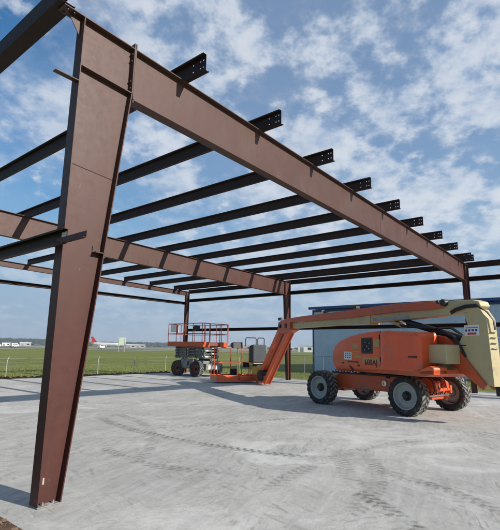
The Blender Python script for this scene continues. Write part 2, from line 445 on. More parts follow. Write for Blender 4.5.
# hills on the horizon
def hills():
    mb = MB(); n, mrow = 900, 9; rows = []
    for i in range(n+1):
        a = R(-75+230*i/n); row = []
        hh = 56+13*math.sin(a*4.1+1)+9*math.sin(a*9.7)+5*math.sin(a*23+.6)+1.2*random.random()
        deg = math.degrees(a)
        hh *= (.16+.58*min(1, max(0, (deg-36)/26)))
        for j in range(mrow):
            t = j/(mrow-1); rr = 2300+1500*t
            z = hh*math.sin(math.pi*t)**.7*(1+.03*random.random())+random.random()*7-.5
            row.append(mb.bm.verts.new((CAM.x+rr*math.cos(a), CAM.y+rr*math.sin(a), z)))
        rows.append(row)
    for a, b in zip(rows, rows[1:]):
        for j in range(mrow-1): mb.bm.faces.new([a[j], a[j+1], b[j+1], b[j]])
    return tag(mb.done('wooded_hills', HILL), kind='structure')
hills()

# grass blades past the slab edge and in front of the building
mb = MB()
def blades(n, fx, fy, hmax):
    for _ in range(n):
        x, y = fx(), fy(); h = hmax*(.35+.65*random.random()); a = random.random()*6.28
        w_ = .006+.010*random.random(); lx, ly = random.uniform(-.5, .5)*h, random.uniform(-.5, .5)*h
        mb.bm.faces.new([mb.bm.verts.new(p) for p in ((x-math.cos(a)*w_, y-math.sin(a)*w_, -.16), (x+math.cos(a)*w_, y+math.sin(a)*w_, -.16), (x+lx, y+ly, -.14+h))])
blades(16000, lambda: random.uniform(0, 27), lambda: 18.2+abs(random.gauss(0, 7)), .07)
blades(9000, lambda: 20.2+abs(random.gauss(0,4)), lambda: random.uniform(-9, 20), .08)
tag(mb.done('tall_grass', BLADE), 'taller green grass beyond the concrete slab', 'grass', kind='stuff')
mb = MB()
for _ in range(420):
    x, y = -.36-abs(random.gauss(0, .4)), random.uniform(-1.6, 2.2)
    r_ = .004+.016*random.random()**3; z = .02+random.uniform(0, .03)
    mt = Matrix.Translation((x, y, z)) @ Matrix.Rotation(random.random()*6, 4, 'Z') @ Matrix.Rotation(random.random(), 4, 'X')
    mb.box(-r_*1.5, r_*1.5, -r_, r_, -r_*.4, r_*.5, mt)
tag(mb.done('gravel_litter', STONE, bevel=.006), 'brown stones and clods on the dirt beside the slab', 'stones', kind='stuff')

# ------------------------------------------------------------------ steel frames
b2, tf = .084, .013
def bolt_row(mb, pts, axis, r=.014, h=.012):
    for p in pts:
        p = Vector(p); a = {'x': Vector((1, 0, 0)), 'y': Vector((0, 1, 0)), 'z': Vector((0, 0, 1))}[axis]
        mb.tube([p-a*h, p+a*h], r, 6)
def column_A(label, y):
    t = thing('frame_column', label, 'steel column', (0, y, 0), 0, 'tapered steel frame columns')
    zk, wb, wt = 4.885, .2508, .745
    zt = roof(.4)
    # web polygon: flat plate 8 mm thick, base to roof
    MB().prism([(tf, .016), (wb-tf, .016), (wt-tf, zk), (wt-tf, roof(wt)-tf-.001), (tf, roof(0)-tf-.001)], -.005, .005).done('web', STEEL, t)
    MB().box(0, tf, -b2, b2, .016, roof(0)-tf-.001).done('flange', STEEL, t, bevel=.002)
    MB().hexa([(wb-tf, -b2, .016), (wb, -b2, .016), (wb, b2, .016), (wb-tf, b2, .016)],
              [(wt-tf, -b2, zk), (wt, -b2, zk), (wt, b2, zk), (wt-tf, b2, zk)]).done('flange', STEEL, t)
    # panel-zone stiffeners either side of the web
    mb = MB()
    for s in (-1, 1):
        y0, y1 = sorted((s*.006, s*(b2-.004)))
        mb.hexa([(tf+.001, y0, zk+.012), (wt-tf, y0, zk-.012), (wt-tf, y1, zk-.012), (tf+.001, y1, zk+.012)],
                [(tf+.001, y0, zk+.026), (wt-tf, y0, zk+.002), (wt-tf, y1, zk+.002), (tf+.001, y1, zk+.026)])
    mb.done('stiffener', STEEL, t)
    MB().box(wt-tf, wt+.005, -b2, b2, zk+.001, roof(wt)+.075).done('end_plate', STEEL, t, bevel=.002)
    # cap flange over the panel, running past the outer flange
    MB().hexa([(-.26, -b2, roof(-.26)-tf), (wt-tf-.001, -b2, roof(wt)-tf), (wt-tf-.001, b2, roof(wt)-tf), (-.26, b2, roof(-.26)-tf)],
              [(-.26, -b2, roof(-.26)), (wt-tf-.001, -b2, roof(wt)), (wt-tf-.001, b2, roof(wt)), (-.26, b2, roof(-.26))]).done('cap_flange', STEEL, t)
    MB().prism([(-.004, roof(0)-tf-.002), (-.004, roof(0)-.25), (-.17, roof(0)-tf-.002)], -.005, .005).done('gusset', STEEL, t)
    # splice weld across the web, girt clips, base plate and anchor bolts
    zw = 3.66; f = zw/zk
    MB().tube([(tf+.002, -.006, zw+.02), (wb+(wt-wb)*f-tf-.002, -.006, zw-.02)], .005, 6).done('weld_seam', STEEL, t)
    MB().box(-.28, -.001, -.088, -.012, 4.675, 4.685).done('girt_clip', STEEL, t)
    MB().box(.40, .528, -.09, -.006, 2.672, 2.684).box(.40, .50, -.016, -.006, 2.684, 2.76).done('girt_clip', STEEL, t)
    MB().box(-.004, wb+.004, -.088, .088, .001, .0155).done('base_plate', GRAVEL, t, bevel=.002)
    for x in (.07, .18):
        for s in (-1, 1):
            MB().cyl((x, s*.05, .0158), (x, s*.05, .030), .017, 6).cyl((x, s*.05, .030), (x, s*.05, .045), .009, 8).done('anchor_bolt', GRAY, t)
    mb = MB(); bolt_row(mb, [(wt-.004, s*.05, z) for s in (-1, 1) for z in (zk+.07, zk+.17, roof(wt)-.18, roof(wt)-.08)], 'x', h=.026); each(mb, 'bolt', BOLT, t)
    mb = MB(); bolt_row(mb, [(x, s*.05, roof(x)-tf) for s in (-1, 1) for x in (-.20, -.12)], 'z', .012, .020); each(mb, 'bolt', BOLT, t)
    return t
colA = column_A('tall tapered red-brown steel column standing nearest, at the left edge of the slab', 0)
# grout and a scrap of sticker at the foot of the near column
MB().prism([(.036, .003), (.075, .012), (.15, .018), (.23, .010), (.25, .003)], -.075, -.012).done('grout', SLAB, colA)
MB().box(.070, .088, -.0062, -.0052, .20, .265).done('sticker', LGREY, colA)
for y, lab in ((D1, 'tapered steel column at the high end of the middle frame'), (Y3, 'tapered steel column at the high end of the far frame')):
    c = copy_tree(colA, (0, y, 0)); c['label'] = lab

def column_B(label, y, wt=.50, wb=.24, ztop=None, zk=4.50):
    t = thing('frame_column', label, 'steel column', (L_, y, 0), 0, 'steel columns along the far side')
    zt = roof(L_)-tf-.001
    MB().prism([(-wb+tf, .016), (-tf, .016), (-tf, zt), (-wt+tf, zt), (-wt+tf, zk)], -.005, .005).done('web', STEEL, t)
    MB().box(-tf, 0, -b2, b2, .016, zt).done('flange', STEEL, t)
    MB().hexa([(-wb, -b2, .016), (-wb+tf, -b2, .016), (-wb+tf, b2, .016), (-wb, b2, .016)],
              [(-wt, -b2, zk), (-wt+tf, -b2, zk), (-wt+tf, b2, zk), (-wt, b2, zk)]).done('flange', STEEL, t)
    MB().box(-wt, -wt+tf, -b2, b2, zk+.001, zt).done('end_plate', STEEL, t)
    mb = MB()
    for s in (-1, 1):
        y0, y1 = sorted((s*.006, s*(b2-.004))); mb.box(-wt+tf+.001, -tf-.001, y0, y1, zk-.012, zk+.002)
    mb.done('stiffener', STEEL, t)
    MB().box(-wb-.03, .015, -.10, .10, .001, .0155).done('base_plate', STEEL, t)
    return t
column_B('steel column behind the boom lift, carrying the low end of the near rafter', 0)
column_B('steel column just right of the folded jib, at the low end of the middle rafter', D1)
column_B('slim steel column behind the scissor lift platform', Y3, .27, .25, zk=5.0)
column_B('steel column past the right edge of the photo where the side girts end', -9.09)

def rafter(label, y, dF, x0=.752, x1=L_-.502, splices=(8.9,)):
    t = thing('frame_rafter', label, 'steel rafter', (0, y, 0), 0, 'steel rafters')
    z0, z1 = roof(x0), roof(x1)
    def slab_(name, za, zb, hw, xa=x0, xb=x1, m=STEEL):
        MB().hexa([(xa, -hw, roof(xa)-za), (xb, -hw, roof(xb)-za), (xb, hw, roof(xb)-za), (xa, hw, roof(xa)-za)],
                  [(xa, -hw, roof(xa)-zb), (xb, -hw, roof(xb)-zb), (xb, hw, roof(xb)-zb), (xa, hw, roof(xa)-zb)]).done(name, m, t)
    slab_('flange', tf, 0, b2, xb=L_+.14)
    slab_('flange', dF, dF-tf, b2)
    slab_('web', dF-tf-.0005, tf+.0005, .005)
    MB().box(x0, x0+.016, -b2, b2, z0-dF-.04, z0-tf-.001).box(x0, x0+.016, -b2-.004, b2+.004, z0+.001, z0+.07).done('end_plate', STEEL, t)
    for x in splices: MB().tube([(x, -.006, roof(x)-tf-.003), (x, -.006, roof(x)-dF+tf+.003)], .004, 6).done('weld_seam', STEEL, t)
    return t
rafter('nearest steel rafter rising from the tapered column across the upper picture', 0, .745)
rafter('middle steel rafter behind the near column, striped with purlin shadows', D1, .745, splices=(6.2, 12.4))
rafter('shallow far rafter at the end wall of the frame', Y3, .27, x1=L_-.272, splices=(9.1,))

# purlins: Z sections, each one thing; free ends drilled
PX = [1.648+1.864*i for i in range(8)]+[16.66, 17.06]
H = .25
words = ['first', 'second', 'third', 'fourth', 'fifth', 'sixth', 'seventh', 'eighth', 'ninth', 'tenth']
for i, x in enumerate(PX):
    zr = roof(x)+.004; x += random.uniform(-.008, .008); y0, y1 = -.504+random.uniform(-.012, .012), Y3+.16
    mb = MB(); s_ = 1 if i % 2 == 0 or True else -1
    hs_ = [(y0+.055, v) for v in (.07, .18)]+[(y0+.115, v) for v in (.07, .18)]+[(y0+.265, .07), (y0+.265, .18)]
    holes_plate(mb, y0, y1, 0.0, H, hs_, .0115, lambda u, v: (x, u, zr+v))
    g = mb.bm.faces[:]
    bmesh.ops.remove_doubles(mb.bm, verts=mb.bm.verts, dist=.0005)
    r = bmesh.ops.extrude_face_region(mb.bm, geom=mb.bm.faces[:])
    bmesh.ops.translate(mb.bm, verts=[v for v in r['geom'] if isinstance(v, bmesh.types.BMVert)], vec=(.003, 0, 0))
    mb.box(x+.0031, x+.068, y0, y1, zr, zr+.003).box(x+.065, x+.068, y0, y1, zr+.0031, zr+.022)
    mb.box(x-.065, x-.0001, y0, y1, zr+H-.003, zr+H).box(x-.065, x-.062, y0, y1, zr+H-.022, zr+H-.0031)
    t = mb.done('roof_purlin', PURL)
    tag(t, '%s dark roof purlin counting from the tall near column, its drilled end sticking out' % words[i], 'purlin', 'roof purlins across the rafters')

def cmember(name, label, cat, x, z0, h, fl, y0, y1, group, m=PURL, flip=1):
    """C/Z member along Y, web at x, flanges towards flip"""
    mb = MB().box(x-.0015, x+.0015, y0, y1, z0, z0+h)
    a, b = sorted((x+flip*.0016, x+flip*fl)); mb.box(a, b, y0, y1, z0, z0+.003).box(a, b, y0, y1, z0+h-.003, z0+h)
    a, b = sorted((x+flip*fl, x+flip*(fl-.003))); mb.box(a, b, y0, y1, z0+.0031, z0+.022).box(a, b, y0, y1, z0+h-.022, z0+h-.0031)
    return tag(mb.done(name, m), label, cat, group)
cmember('eave_strut', 'wide dark eave strut at the top left corner, ending on the near column', 'eave strut', -.33, 5.556, .24, .19, -.10, Y3+.16, 'eave struts', flip=1)
cmember('eave_strut', 'dark eave strut along the low side, just under the last purlin ends', 'eave strut', L_+.135, roof(L_)-.115, .245, .07, -9.2, Y3+.16, 'eave struts', flip=-1)
cmember('wall_girt', 'upper dark wall girt along the low side, below the eave strut', 'wall girt', L_+.20, 4.58, .18, .19, -9.2, Y3+.16, 'wall girts on the low side', flip=-1)
cmember('wall_girt', 'lower dark wall girt along the low side, running behind the lifts', 'wall girt', L_+.20, 2.64, .17, .19, -9.2, Y3+.16, 'wall girts on the low side', flip=-1)
g = cmember('wall_girt', 'grey-brown wall girt bolted on the outside of the near tapered column at left', 'wall girt', -.072, 2.655, .16, .065, -.30, D1*2-.8, 'wall girts on the high side', m=PURL, flip=-1)
MB().box(-.0765, -.0736, -.285, -.19, 2.685, 2.79).done('sticker', WHITE, g)
MB().box(-.12, -.0765, -.70, -.10, 2.660, 2.665).box(-.082, -.0765, -.70, -.10, 2.6651, 2.735).done('lap_angle', STEEL, g)
# end-wall girts along the far frame
def xgirt(label, z0, h, name='wall_girt', x0=-.1, x1=L_+.1):
    y = Y3+.10
    mb = MB().box(x0, x1, y+.18, y+.183, z0, z0+h).box(x0, x1, y-.01, y+.1799, z0, z0+.003).box(x0, x1, y-.01, y+.1799, z0+h-.003, z0+h).box(x0, x1, y-.01, y-.007, z0+.0031, z0+.02)
    return tag(mb.done(name, PURL), label, 'wall girt', 'end wall girts')
xgirt('long dark girt crossing the sky under the shallow far end rafter', 4.40, .17)

# ------------------------------------------------------------------ metal building, fence, airfield
def building():
    t = thing('metal_building', 'pale blue ribbed metal building with dark blue trim behind the boom lift', 'building', (30, 15, 0))
    X0, X1, Ya, Yb, Hh = 0.0, 18.0, 0.0, -34.0, 5.0
    mb = MB()
    # ribbed cladding on the face towards us and on the near gable
    y = Ya-.12; 
    prof = []
    while y > Yb+.3:
        for dy, dx in ((0, 0), (.20, 0), (.225, -.045), (.275, -.045), (.30, 0)): prof.append((y-dy, dx))
        y -= .305
    a = [mb.bm.verts.new((X0+dx, yy, -.2)) for yy, dx in prof]; b = [mb.bm.verts.new((X0+dx, yy, Hh-.18)) for yy, dx in prof]
    for i in range(len(a)-1): mb.bm.faces.new([a[i], a[i+1], b[i+1], b[i]])
    mb.box(X0+.05, X1, Yb, Ya-.05, -.2, Hh-.2)
    mb.done('wall', CLAD, t)
    rf = MB().prism([(X0-.20, Hh-.02), (X0-.20, Hh+.06), ((X0+X1)/2, Hh+1.2), (X1+.2, Hh+.06), (X1+.2, Hh-.02)], Yb-.2, Ya+.2).done('roof', LGREY, t)
    MB().box(X0-.30, X0-.205, Yb-.2, Ya+.25, Hh-.10, Hh+.12).done('gutter', BLUETR, t, bevel=.01)
    MB().box(X0-.06, X0-.035, Yb, Ya-.0, Hh-.30, Hh-.12).done('eave_trim', BLUETR, t)
    for yy in (Ya-12.6, Ya-25.2):
        MB().box(X0-.12, X0-.037, yy-.22, yy, -.2, Hh-.31).done('downpipe', BLUETR, t, bevel=.01)
    MB().box(X0-.02, X0+.3, Ya-.11, Ya+.03, -.2, Hh-.13).done('corner_trim', BLUETR, t)
    return t
building()

def link_mat():
    m = bpy.data.materials.new('chain_link'); m.use_nodes = True; t = NT(m.node_tree)
    b = m.node_tree.nodes['Principled BSDF']; P = t.n('ShaderNodeNewGeometry').outputs['Position']
    s = t.n('ShaderNodeSeparateXYZ'); t.l(P, s.inputs[0])
    h = t.m('ADD', s.outputs[0], s.outputs[1])
    def dia(sg):
        q = t.m('FRACT', t.m('DIVIDE', t.m('ADD', h, t.m('MULTIPLY', s.outputs[2], sg)), .075))
        return t.m('LESS_THAN', q, .085)
    k = t.m('MAXIMUM', dia(1), dia(-1)); t.l(k, b.inputs['Alpha'])
    b.inputs['Base Color'].default_value = (.25, .26, .26, 1); b.inputs['Roughness'].default_value = .5
    return m
LINK = link_mat()
def fence(label, A, B, n, hgt, pm, white=False):
    t = thing('chain_link_fence', label, 'fence', (A[0], A[1], 0)); d = Vector((B[0]-A[0], B[1]-A[1], 0))
    u = d.normalized()
    for i in range(n+1):
        p = d*(i/n); ex = random.uniform(-.02, .02)
        mb = MB().tube([p+Vector((0, 0, -.3)), p+Vector((ex, 0, hgt+.04))], .022, 8)
        if white: mb.tube([p+Vector((ex, 0, hgt+.03)), p+Vector((.12, .10, hgt+.24))], .015, 6)
        mb.done('post', pm, t)
    if not white: MB().tube([Vector((0, 0, hgt)), d+Vector((0, 0, hgt))], .022, 6).done('top_rail', GRAY, t)
    else:
        for k in range(3): MB().tube([Vector((.04*k, .04*k, hgt-.25+.2*k)), d+Vector((.04*k, .04*k, hgt-.25+.2*k))], .004, 4).done('wire', GRAY, t)
    mb = MB(); mb.face([(0, 0, -.1), (d.x, d.y, -.1), (d.x, d.y, hgt-.02), (0, 0, hgt-.02)])
    if not white: mb.done('mesh', LINK, t)
    else: mb.bm.free()
    return t
fence('low wire fence with white posts on the grass past the far slab edge', (-8.2, 20.1), (27.0, 20.5), 13, .72, POST, True)
fence('chain link fence with grey posts in front of the blue building', (27.1, 20.5), (27.1, -12), 20, 1.15, GRAY)

def far(px_bearing_deg, dist, z=0):
    a = R(px_bearing_deg); return Vector((CAM.x+dist*math.cos(a), CAM.y+dist*math.sin(a), z))
# bearings (degrees from +X): image x maps to 39.5 - atan((x-250)/~440)
def br(x): return 39.46-math.degrees(math.atan((x-250)/436.0))
def airliner():
    A, B = far(br(98), 520), far(br(126.5), 505); d = (B-A); ln = d.length; rz = math.atan2(d.y, d.x)
    t = thing('airliner', 'white airliner with a red tail parked far across the airfield', 'airplane', A, rz)
    mb = MB(); n = 20; pts = []; rr = []
    for i in range(n+1):
        s = i/n; pts.append((s*ln, 0, 3.4+(.9*(1-s/.25) if s < .25 else 0)))
        rr.append(1.95*min(1, .25+(s/.22)**.8*.75 if s < .22 else 1)*(1 if s < .9 else math.sqrt(max(.02, 1-((s-.9)/.1)**2))))
    mb.tube(pts, rr, 16); mb.done('fuselage', WHITEP, t, smooth=True)
    MB().prism([(-1.0, 11.4), (1.6, 11.4), (7.5, 4.9), (1.4, 4.6)], -.25, .25).done('tail_fin', REDP, t)
    for s in (-1, 1):
        MB().hexa([(ln*.58, s*1.5, 2.6), (ln*.42, s*1.5, 2.6), (ln*.30, s*15, 3.6), (ln*.34, s*15, 3.6)], [(ln*.58, s*1.5, 3.1), (ln*.42, s*1.5, 3.1), (ln*.30, s*15, 3.8), (ln*.34, s*15, 3.8)]).done('wing', LGREY, t)
        MB().hexa([(4, s*.8, 4.6), (1, s*.8, 4.6), (-.5, s*6, 5), (1, s*6, 5)], [(4, s*.8, 4.8), (1, s*.8, 4.8), (-.5, s*6, 5.1), (1, s*6, 5.1)]).done('tailplane', LGREY, t)
        MB().tube([(ln*.60, s*5.5, 2.0), (ln*.47, s*5.5, 2.0)], [1.0, .8], 12).done('engine', LGREY, t)
        MB().cyl((ln*.47, s*3, 0), (ln*.47, s*3, 2.4), .3, 8).done('landing_gear', DARK, t)
    mb = MB()
    for i in range(22):
        x = ln*(.2+.65*i/22)
        for s in (-1, 1): mb.box(x, x+.35, s*1.9-.06, s*1.9+.06, 3.75, 4.15)
    each(mb, 'window', WIN, t)
airliner()
def shed(name, label, x0, x1, dist, h, m, cat='building', roofm=LGREY, door=GRAY, stripe=None, depth=12, z0=0):
    A, B = far(br(x0), dist), far(br(x1), dist); d = B-A; ln = d.length; rz = math.atan2(d.y, d.x)
    t = thing(name, label, cat, A, rz)
    MB().box(0, ln, 0, depth, z0, h).done('wall', m, t)
    MB().prism([(-.3, h+.002), (depth/2, h+.14*depth*.5), (depth+.3, h+.002)], -.3, ln+.3, 'x').done('roof', roofm, t)
    k = max(2, int(ln/5))
    for i in range(k):
        a = ln*(i+.25)/k; MB().box(a, a+ln/k*.45, -.08, -.002, z0+.35*h if i % 2 else 0.0, .75*h).done('window' if i % 2 else 'door', WIN if i % 2 else (door or BLUETR), t)
    return t
shed('airport_shed', 'long low white shed at the far left horizon, left of the tapered column', -6, 9, 560, 3.3, WHITEP)
shed('airport_shed', 'narrow white shed on the horizon just left of the tapered column', 12, 20, 540, 3.0, WHITEP, door=GRAY)
shed('airport_shed', 'white-roofed shed on the horizon just right of the near column', 29, 40, 550, 3.4, LGREY, roofm=WHITEP)
shed('airport_shed', 'grey hangar on the horizon behind the pale green board', 132, 150, 620, 3.6, LGREY, roofm=WHITEP)
shed('white_building', 'small white building with dark windows on the horizon left of the blue building', 298, 313, 300, 4.0, WHITEP, depth=8)
shed('white_building', 'low pale building on the horizon just right of the jib', 283, 294, 340, 2.9, LGREY, roofm=WHITEP, depth=8)
shed('terminal_building', 'wide pale terminal on the horizon behind the lift basket', 232, 268, 700, 6.0, LGREY, depth=16)

# small vans far across the field
def van(label, x, dist, m, heading=20):
    t = thing('parked_van', label, 'van', far(br(x), dist), R(heading), 'vans across the airfield')
    MB().prism([(-2.5, .5), (2.5, .5), (2.5, 1.3), (1.9, 1.5), (1.4, 2.3), (-2.5, 2.35)], -.95, .95).done('body', m, t, bevel=.08)
    for x_ in (-1.6, 1.6):
        for s in (-1, 1): MB().cyl((x_, s*.98, .38), (x_, s*.75, .38), .38, 12).done('wheel', RUBBER, t)
    MB().box(-2.0, 1.3, -.97, .97, 1.55, 2.05).done('window', WIN, t)
for x, dd, m, lab in ((6, 270, WHITEP, 'white van on the taxiway at the far left edge'), (24, 285, WHITEP, 'white van on the taxiway left of the tapered column'),
                      (108, 300, WHITEP, 'white van parked in front of the airliner')):
    van(lab, x, dd, m)
# board on two legs in the field
p = far(br(127.5), 150); t = thing('field_board', 'pale green board on two legs out in the grass field', 'sign board', p, R(br(127.5)-90))
MB().box(-1.15, 1.15, -.04, .04, 1.9, 4.4).done('board', SIGNB, t)
for s in (-1, 1): MB().box(s*.9-.06, s*.9+.06, -.12, -.041, -.2, 4.3).done('leg', POST, t)
# slender poles on the horizon
for x, dd, h in ((58, 420, 5), (150, 380, 6), (276, 360, 6), (308, 320, 5)):
    p = far(br(x), dd); o = MB().cyl((0, 0, -.2), (0, 0, h), .14, 6).box(-.5, .5, -.25, .25, h, h+.25).done('light_pole', POST, None, loc=p)
    tag(o, {58: 'thin light pole on the horizon right of the near column foot', 150: 'thin light pole on the horizon left of the scissor lift', 276: 'thin light pole on the horizon behind the jib', 308: 'thin light pole beside the small white building'}[x], 'light pole', 'light poles across the airfield')

# ------------------------------------------------------------------ wheels
def wheel_parts(parent, loc, rz, r, wd, rimm, rim_r, nl=22, outward=1, name='wheel'):
    """axis local y, outer face +y"""
    hw = wd/2
    mt = Matrix.Rotation(0, 4, 'Z')
    # rim (dished), the part that owns tyre and hub
    rim = MB().lathe([(rim_r*1.02, hw*.78), (rim_r*1.0, hw*.86), (rim_r*.93, hw*.84), (rim_r*.90, hw*.55), (rim_r*.84, hw*.30), (rim_r*.55, hw*.18), (rim_r*.34, hw*.26), (rim_r*.30, hw*.30), (.001, hw*.30)], 40)
    rim.lathe([(rim_r*1.0, hw*.80), (rim_r*.97, -hw*.80), (rim_r*.90, -hw*.6), (rim_r*.86, hw*.1)], 40)
    wh = rim.done(name, rimm, parent, smooth=True)
    wh.location = loc; wh.rotation_euler = (0, 0, rz + (0 if outward > 0 else math.pi))
    ty = MB().lathe([(rim_r*1.0, hw*.80), (rim_r*1.05, hw*.93), (r*.80, hw*1.02), (r*.90, hw*.99), (r*.955, hw*.86), (r*.965, hw*.4), (r*.968, 0),
                     (r*.965, -hw*.4), (r*.955, -hw*.86), (r*.90, -hw*.99), (r*.80, -hw*1.02), (rim_r*1.05, -hw*.93), (rim_r*.96, -hw*.80)], 56)
    nf = len(ty.bm.faces)
    for k in range(nl):
        for s in (-1, 1):
            a = 2*math.pi*(k+(.5 if s > 0 else 0))/nl
            def P(rad, ang, y): return (rad*math.cos(ang), y, rad*math.sin(ang))
            aw = 2*math.pi/nl*.27
            sk = 2*math.pi/nl*.75
            yi, ym, yo = s*hw*.04, s*hw*.88, s*hw*1.06
            lo = [P(r*.955, a-aw, yi), P(r*.955, a+aw, yi), P(r*.94, a+aw+sk, ym), P(r*.94, a-aw+sk, ym)]
            hi = [P(r*1.0, a-aw*.8, yi), P(r*1.0, a+aw*.8, yi), P(r*.99, a+aw*.85+sk, ym), P(r*.99, a-aw*.85+sk, ym)]
            ty.hexa(lo, hi)
            lo = [P(r*.93, a-aw+sk, ym*.98), P(r*.93, a+aw+sk, ym*.98), P(r*.80, a+aw*.8+sk*1.1, s*hw*.99), P(r*.80, a-aw*.8+sk*1.1, s*hw*.99)]
            hi = [P(r*.99, a-aw*.85+sk, ym), P(r*.99, a+aw*.85+sk, ym), P(r*.83, a+aw*.6+sk*1.1, yo*1.02), P(r*.83, a-aw*.6+sk*1.1, yo*1.02)]
            ty.hexa(lo, hi)
    to_ = ty.done('tyre', RUBBER, wh); to_.data.materials.append(DUSTY)
    for i, p in enumerate(to_.data.polygons):
        if i >= nf and (i-nf)//6 % 2 == 0: p.material_index = 1
    hb = MB().lathe([(rim_r*.36, hw*.10), (rim_r*.36, hw*.42), (rim_r*.26, hw*.46), (rim_r*.24, hw*.72), (rim_r*.20, hw*.80), (.001, hw*.80)], 20)
    for k in range(9):
        a = 2*math.pi*k/9; hb.cyl((rim_r*.31*math.cos(a), hw*.40, rim_r*.31*math.sin(a)), (rim_r*.31*math.cos(a), hw*.56, rim_r*.31*math.sin(a)), .014, 6)
    hb.done('hub', BLACK, wh, smooth=True)
    return wh

# ------------------------------------------------------------------ boom lift
BX, BY, BA = 10.44, .75, R(62.8)
lift = thing('boom_lift', 'orange and cream boom lift with four big tyres, its jib folded down to the slab', 'boom lift', (BX, BY, 0), BA)
CA = R(77.5)-BA
cc = Matrix.Rotation(-BA, 4, 'Z') @ Vector((10.62-BX, .79-BY, 0))
MC = Matrix.Translation(cc) @ Matrix.Rotation(CA, 4, 'Z')
WB, WO, TR, TW = 1.47, 1.25, .50, .38
for sx in (1, -1):
    for sy in (1, -1):
        p = MC @ Vector((sx*WB, sy*(WO-TW/2), TR-.012))
        wheel_parts(lift, p, CA, TR, TW, RIM, .335, outward=sy)
# chassis
mb = MB()
mb.prism([(-1.12, .50), (1.12, .50), (1.20, .62), (1.20, .86), (1.0, .92), (-1.0, .92), (-1.15, .84), (-1.15, .62)], -.74, .74)
bmesh.ops.transform(mb.bm, matrix=MC, verts=mb.bm.verts)
ch = mb.done('chassis', ORANGE, lift, bevel=.02)
def cpart(name, mb, m, bevel=0, parent=None, smooth=False):
    bmesh.ops.transform(mb.bm, matrix=MC, verts=mb.bm.verts); return mb.done(name, m, parent or lift, bevel=bevel, smooth=smooth)
cpart('deck_plate', MB().prism([(-1.18, .925), (1.30, .925), (1.30, .95), (-1.18, .95)], -.80, .80), BLACK)
# tie-down lug, hose tail and blocks for a blue-white decal strip on the chassis
cpart('tie_down', MB().lathe([(.045, .741), (.075, .741), (.075, .77), (.045, .77)], 14, c=(-.55, 0, .72)).box(-.62, -.48, .741, .752, .68, .76), CHROME)
cpart('slot', MB().box(-.74, -.60, .741, .744, .86, .915), DARK)
mb = MB()
for k in range(7):
    x = .45+.13*k; mb.box(x, x+.085, .60+.03*(k % 2), .78, .952, .985+.02*(k % 3))
cpart('blue_decal_strip', mb, BLUED, .01)
mb = MB()
for k in range(9):
    x = .30+.11*k; mb.box(x, x+.05, .66, .80, .957+.015*(k % 2), 1.0+.015*((k*2) % 3))
cpart('white_decal_strip', mb, WHITE, .008)
for sx, nm in ((1, 'front'), (-1, 'rear')):
    X = sx*WB
    cpart('axle', MB().box(X-.13, X+.13, -.72, .72, .40, .62).box(X-.20, X+.20, -.30, .30, .36, .84), ORANGE, .02)
    for sy in (-1, 1):
        mb = MB().box(X-.10, X+.10, *sorted((sy*.72, sy*.86)), .36, .68).cyl((X, sy*.80, .28), (X, sy*.80, .76), .055, 12).box(X-.16*sx-.05, X-.16*sx+.05, *sorted((sy*.50, sy*.84)), .44, .52)
        cpart('knuckle', mb, ORANGEH if sx < 0 else ORANGE, .015)
    mb = MB().cyl((X-.24, -.62, .47), (X-.24, .62, .47), .026, 8)
    cpart('tie_rod', mb, CHROME)
    if sx < 0:
        cpart('steer_cylinder', MB().cyl((X-.30, -.42, .62), (X-.30, .22, .62), .048, 12).box(X-.36, X-.24, -.46, -.38, .52, .72).box(X-.34, X-.26, .20, .28, .55, .69), ORANGEH, .008, smooth=True)
        cpart('axle_bracket', MB().prism([(X-.34, .66), (X-.10, .60), (X+.34, .60), (X+.34, .90), (X-.16, .92), (X-.34, .80)], -.34, -.22).prism([(X-.34, .66), (X-.10, .60), (X+.34, .60), (X+.34, .90), (X-.16, .92), (X-.34, .80)], .20, .32), ORANGEH, .015)
        for k in range(4):
            y = -.30+.2*k
            cpart('hose', MB().tube([(X+.2, y, .80), (X-.05, y+.05, .98), (X-.30, y+.1, .86), (X-.34, y+.05, .62), (X-.22, y, .50)], .016, 8), BLACK, smooth=True)
# turntable
MB().cyl((0, 0, .952), (0, 0, 1.018), .62, 40).done('slew_ring', BLACK, lift)
MB().prism([(.92, 1.02), (-2.58, 1.02), (-2.92, 1.10), (-2.92, 1.20), (-2.5, 1.16), (.92, 1.10)], -.98, .98).done('turntable', ORANGE, lift, bevel=.015)
def loft(name, prof, ys, m, parent, bevel=.012):
    """prof in (s,z); ys = [(y, inset)] shrinks towards the centroid"""
    mb = MB(); cx = sum(p[0] for p in prof)/len(prof); cz = sum(p[1] for p in prof)/len(prof); rings = []
    for y, ins in ys:
        ring = []
        for (x, z) in prof:
            d = Vector((cx-x, cz-z)); d = d/d.length if d.length else d
            ring.append(mb.bm.verts.new((x+d.x*ins, y, max(z+d.y*ins, min(q[1] for q in prof)))))
        rings.append(ring)
    n = len(prof)
    for a, b in zip(rings, rings[1:]):
        for k in range(n): mb.bm.faces.new([a[k], a[(k+1) % n], b[(k+1) % n], b[k]])
    mb.bm.faces.new(rings[0]); mb.bm.faces.new(rings[-1])
    return mb.done(name, m, parent, smooth=True, bevel=bevel)
nose = [(.86, 1.0), (.98, 1.12), (1.04, 1.30), (1.05, 1.45), (1.00, 1.62), (.88, 1.76), (.69, 1.87), (.40, 1.96), (.08, 2.03), (-.30, 2.08), (-.75, 2.115), (-1.235, 2.13), (-1.235, 1.09), (-.2, 1.03)]
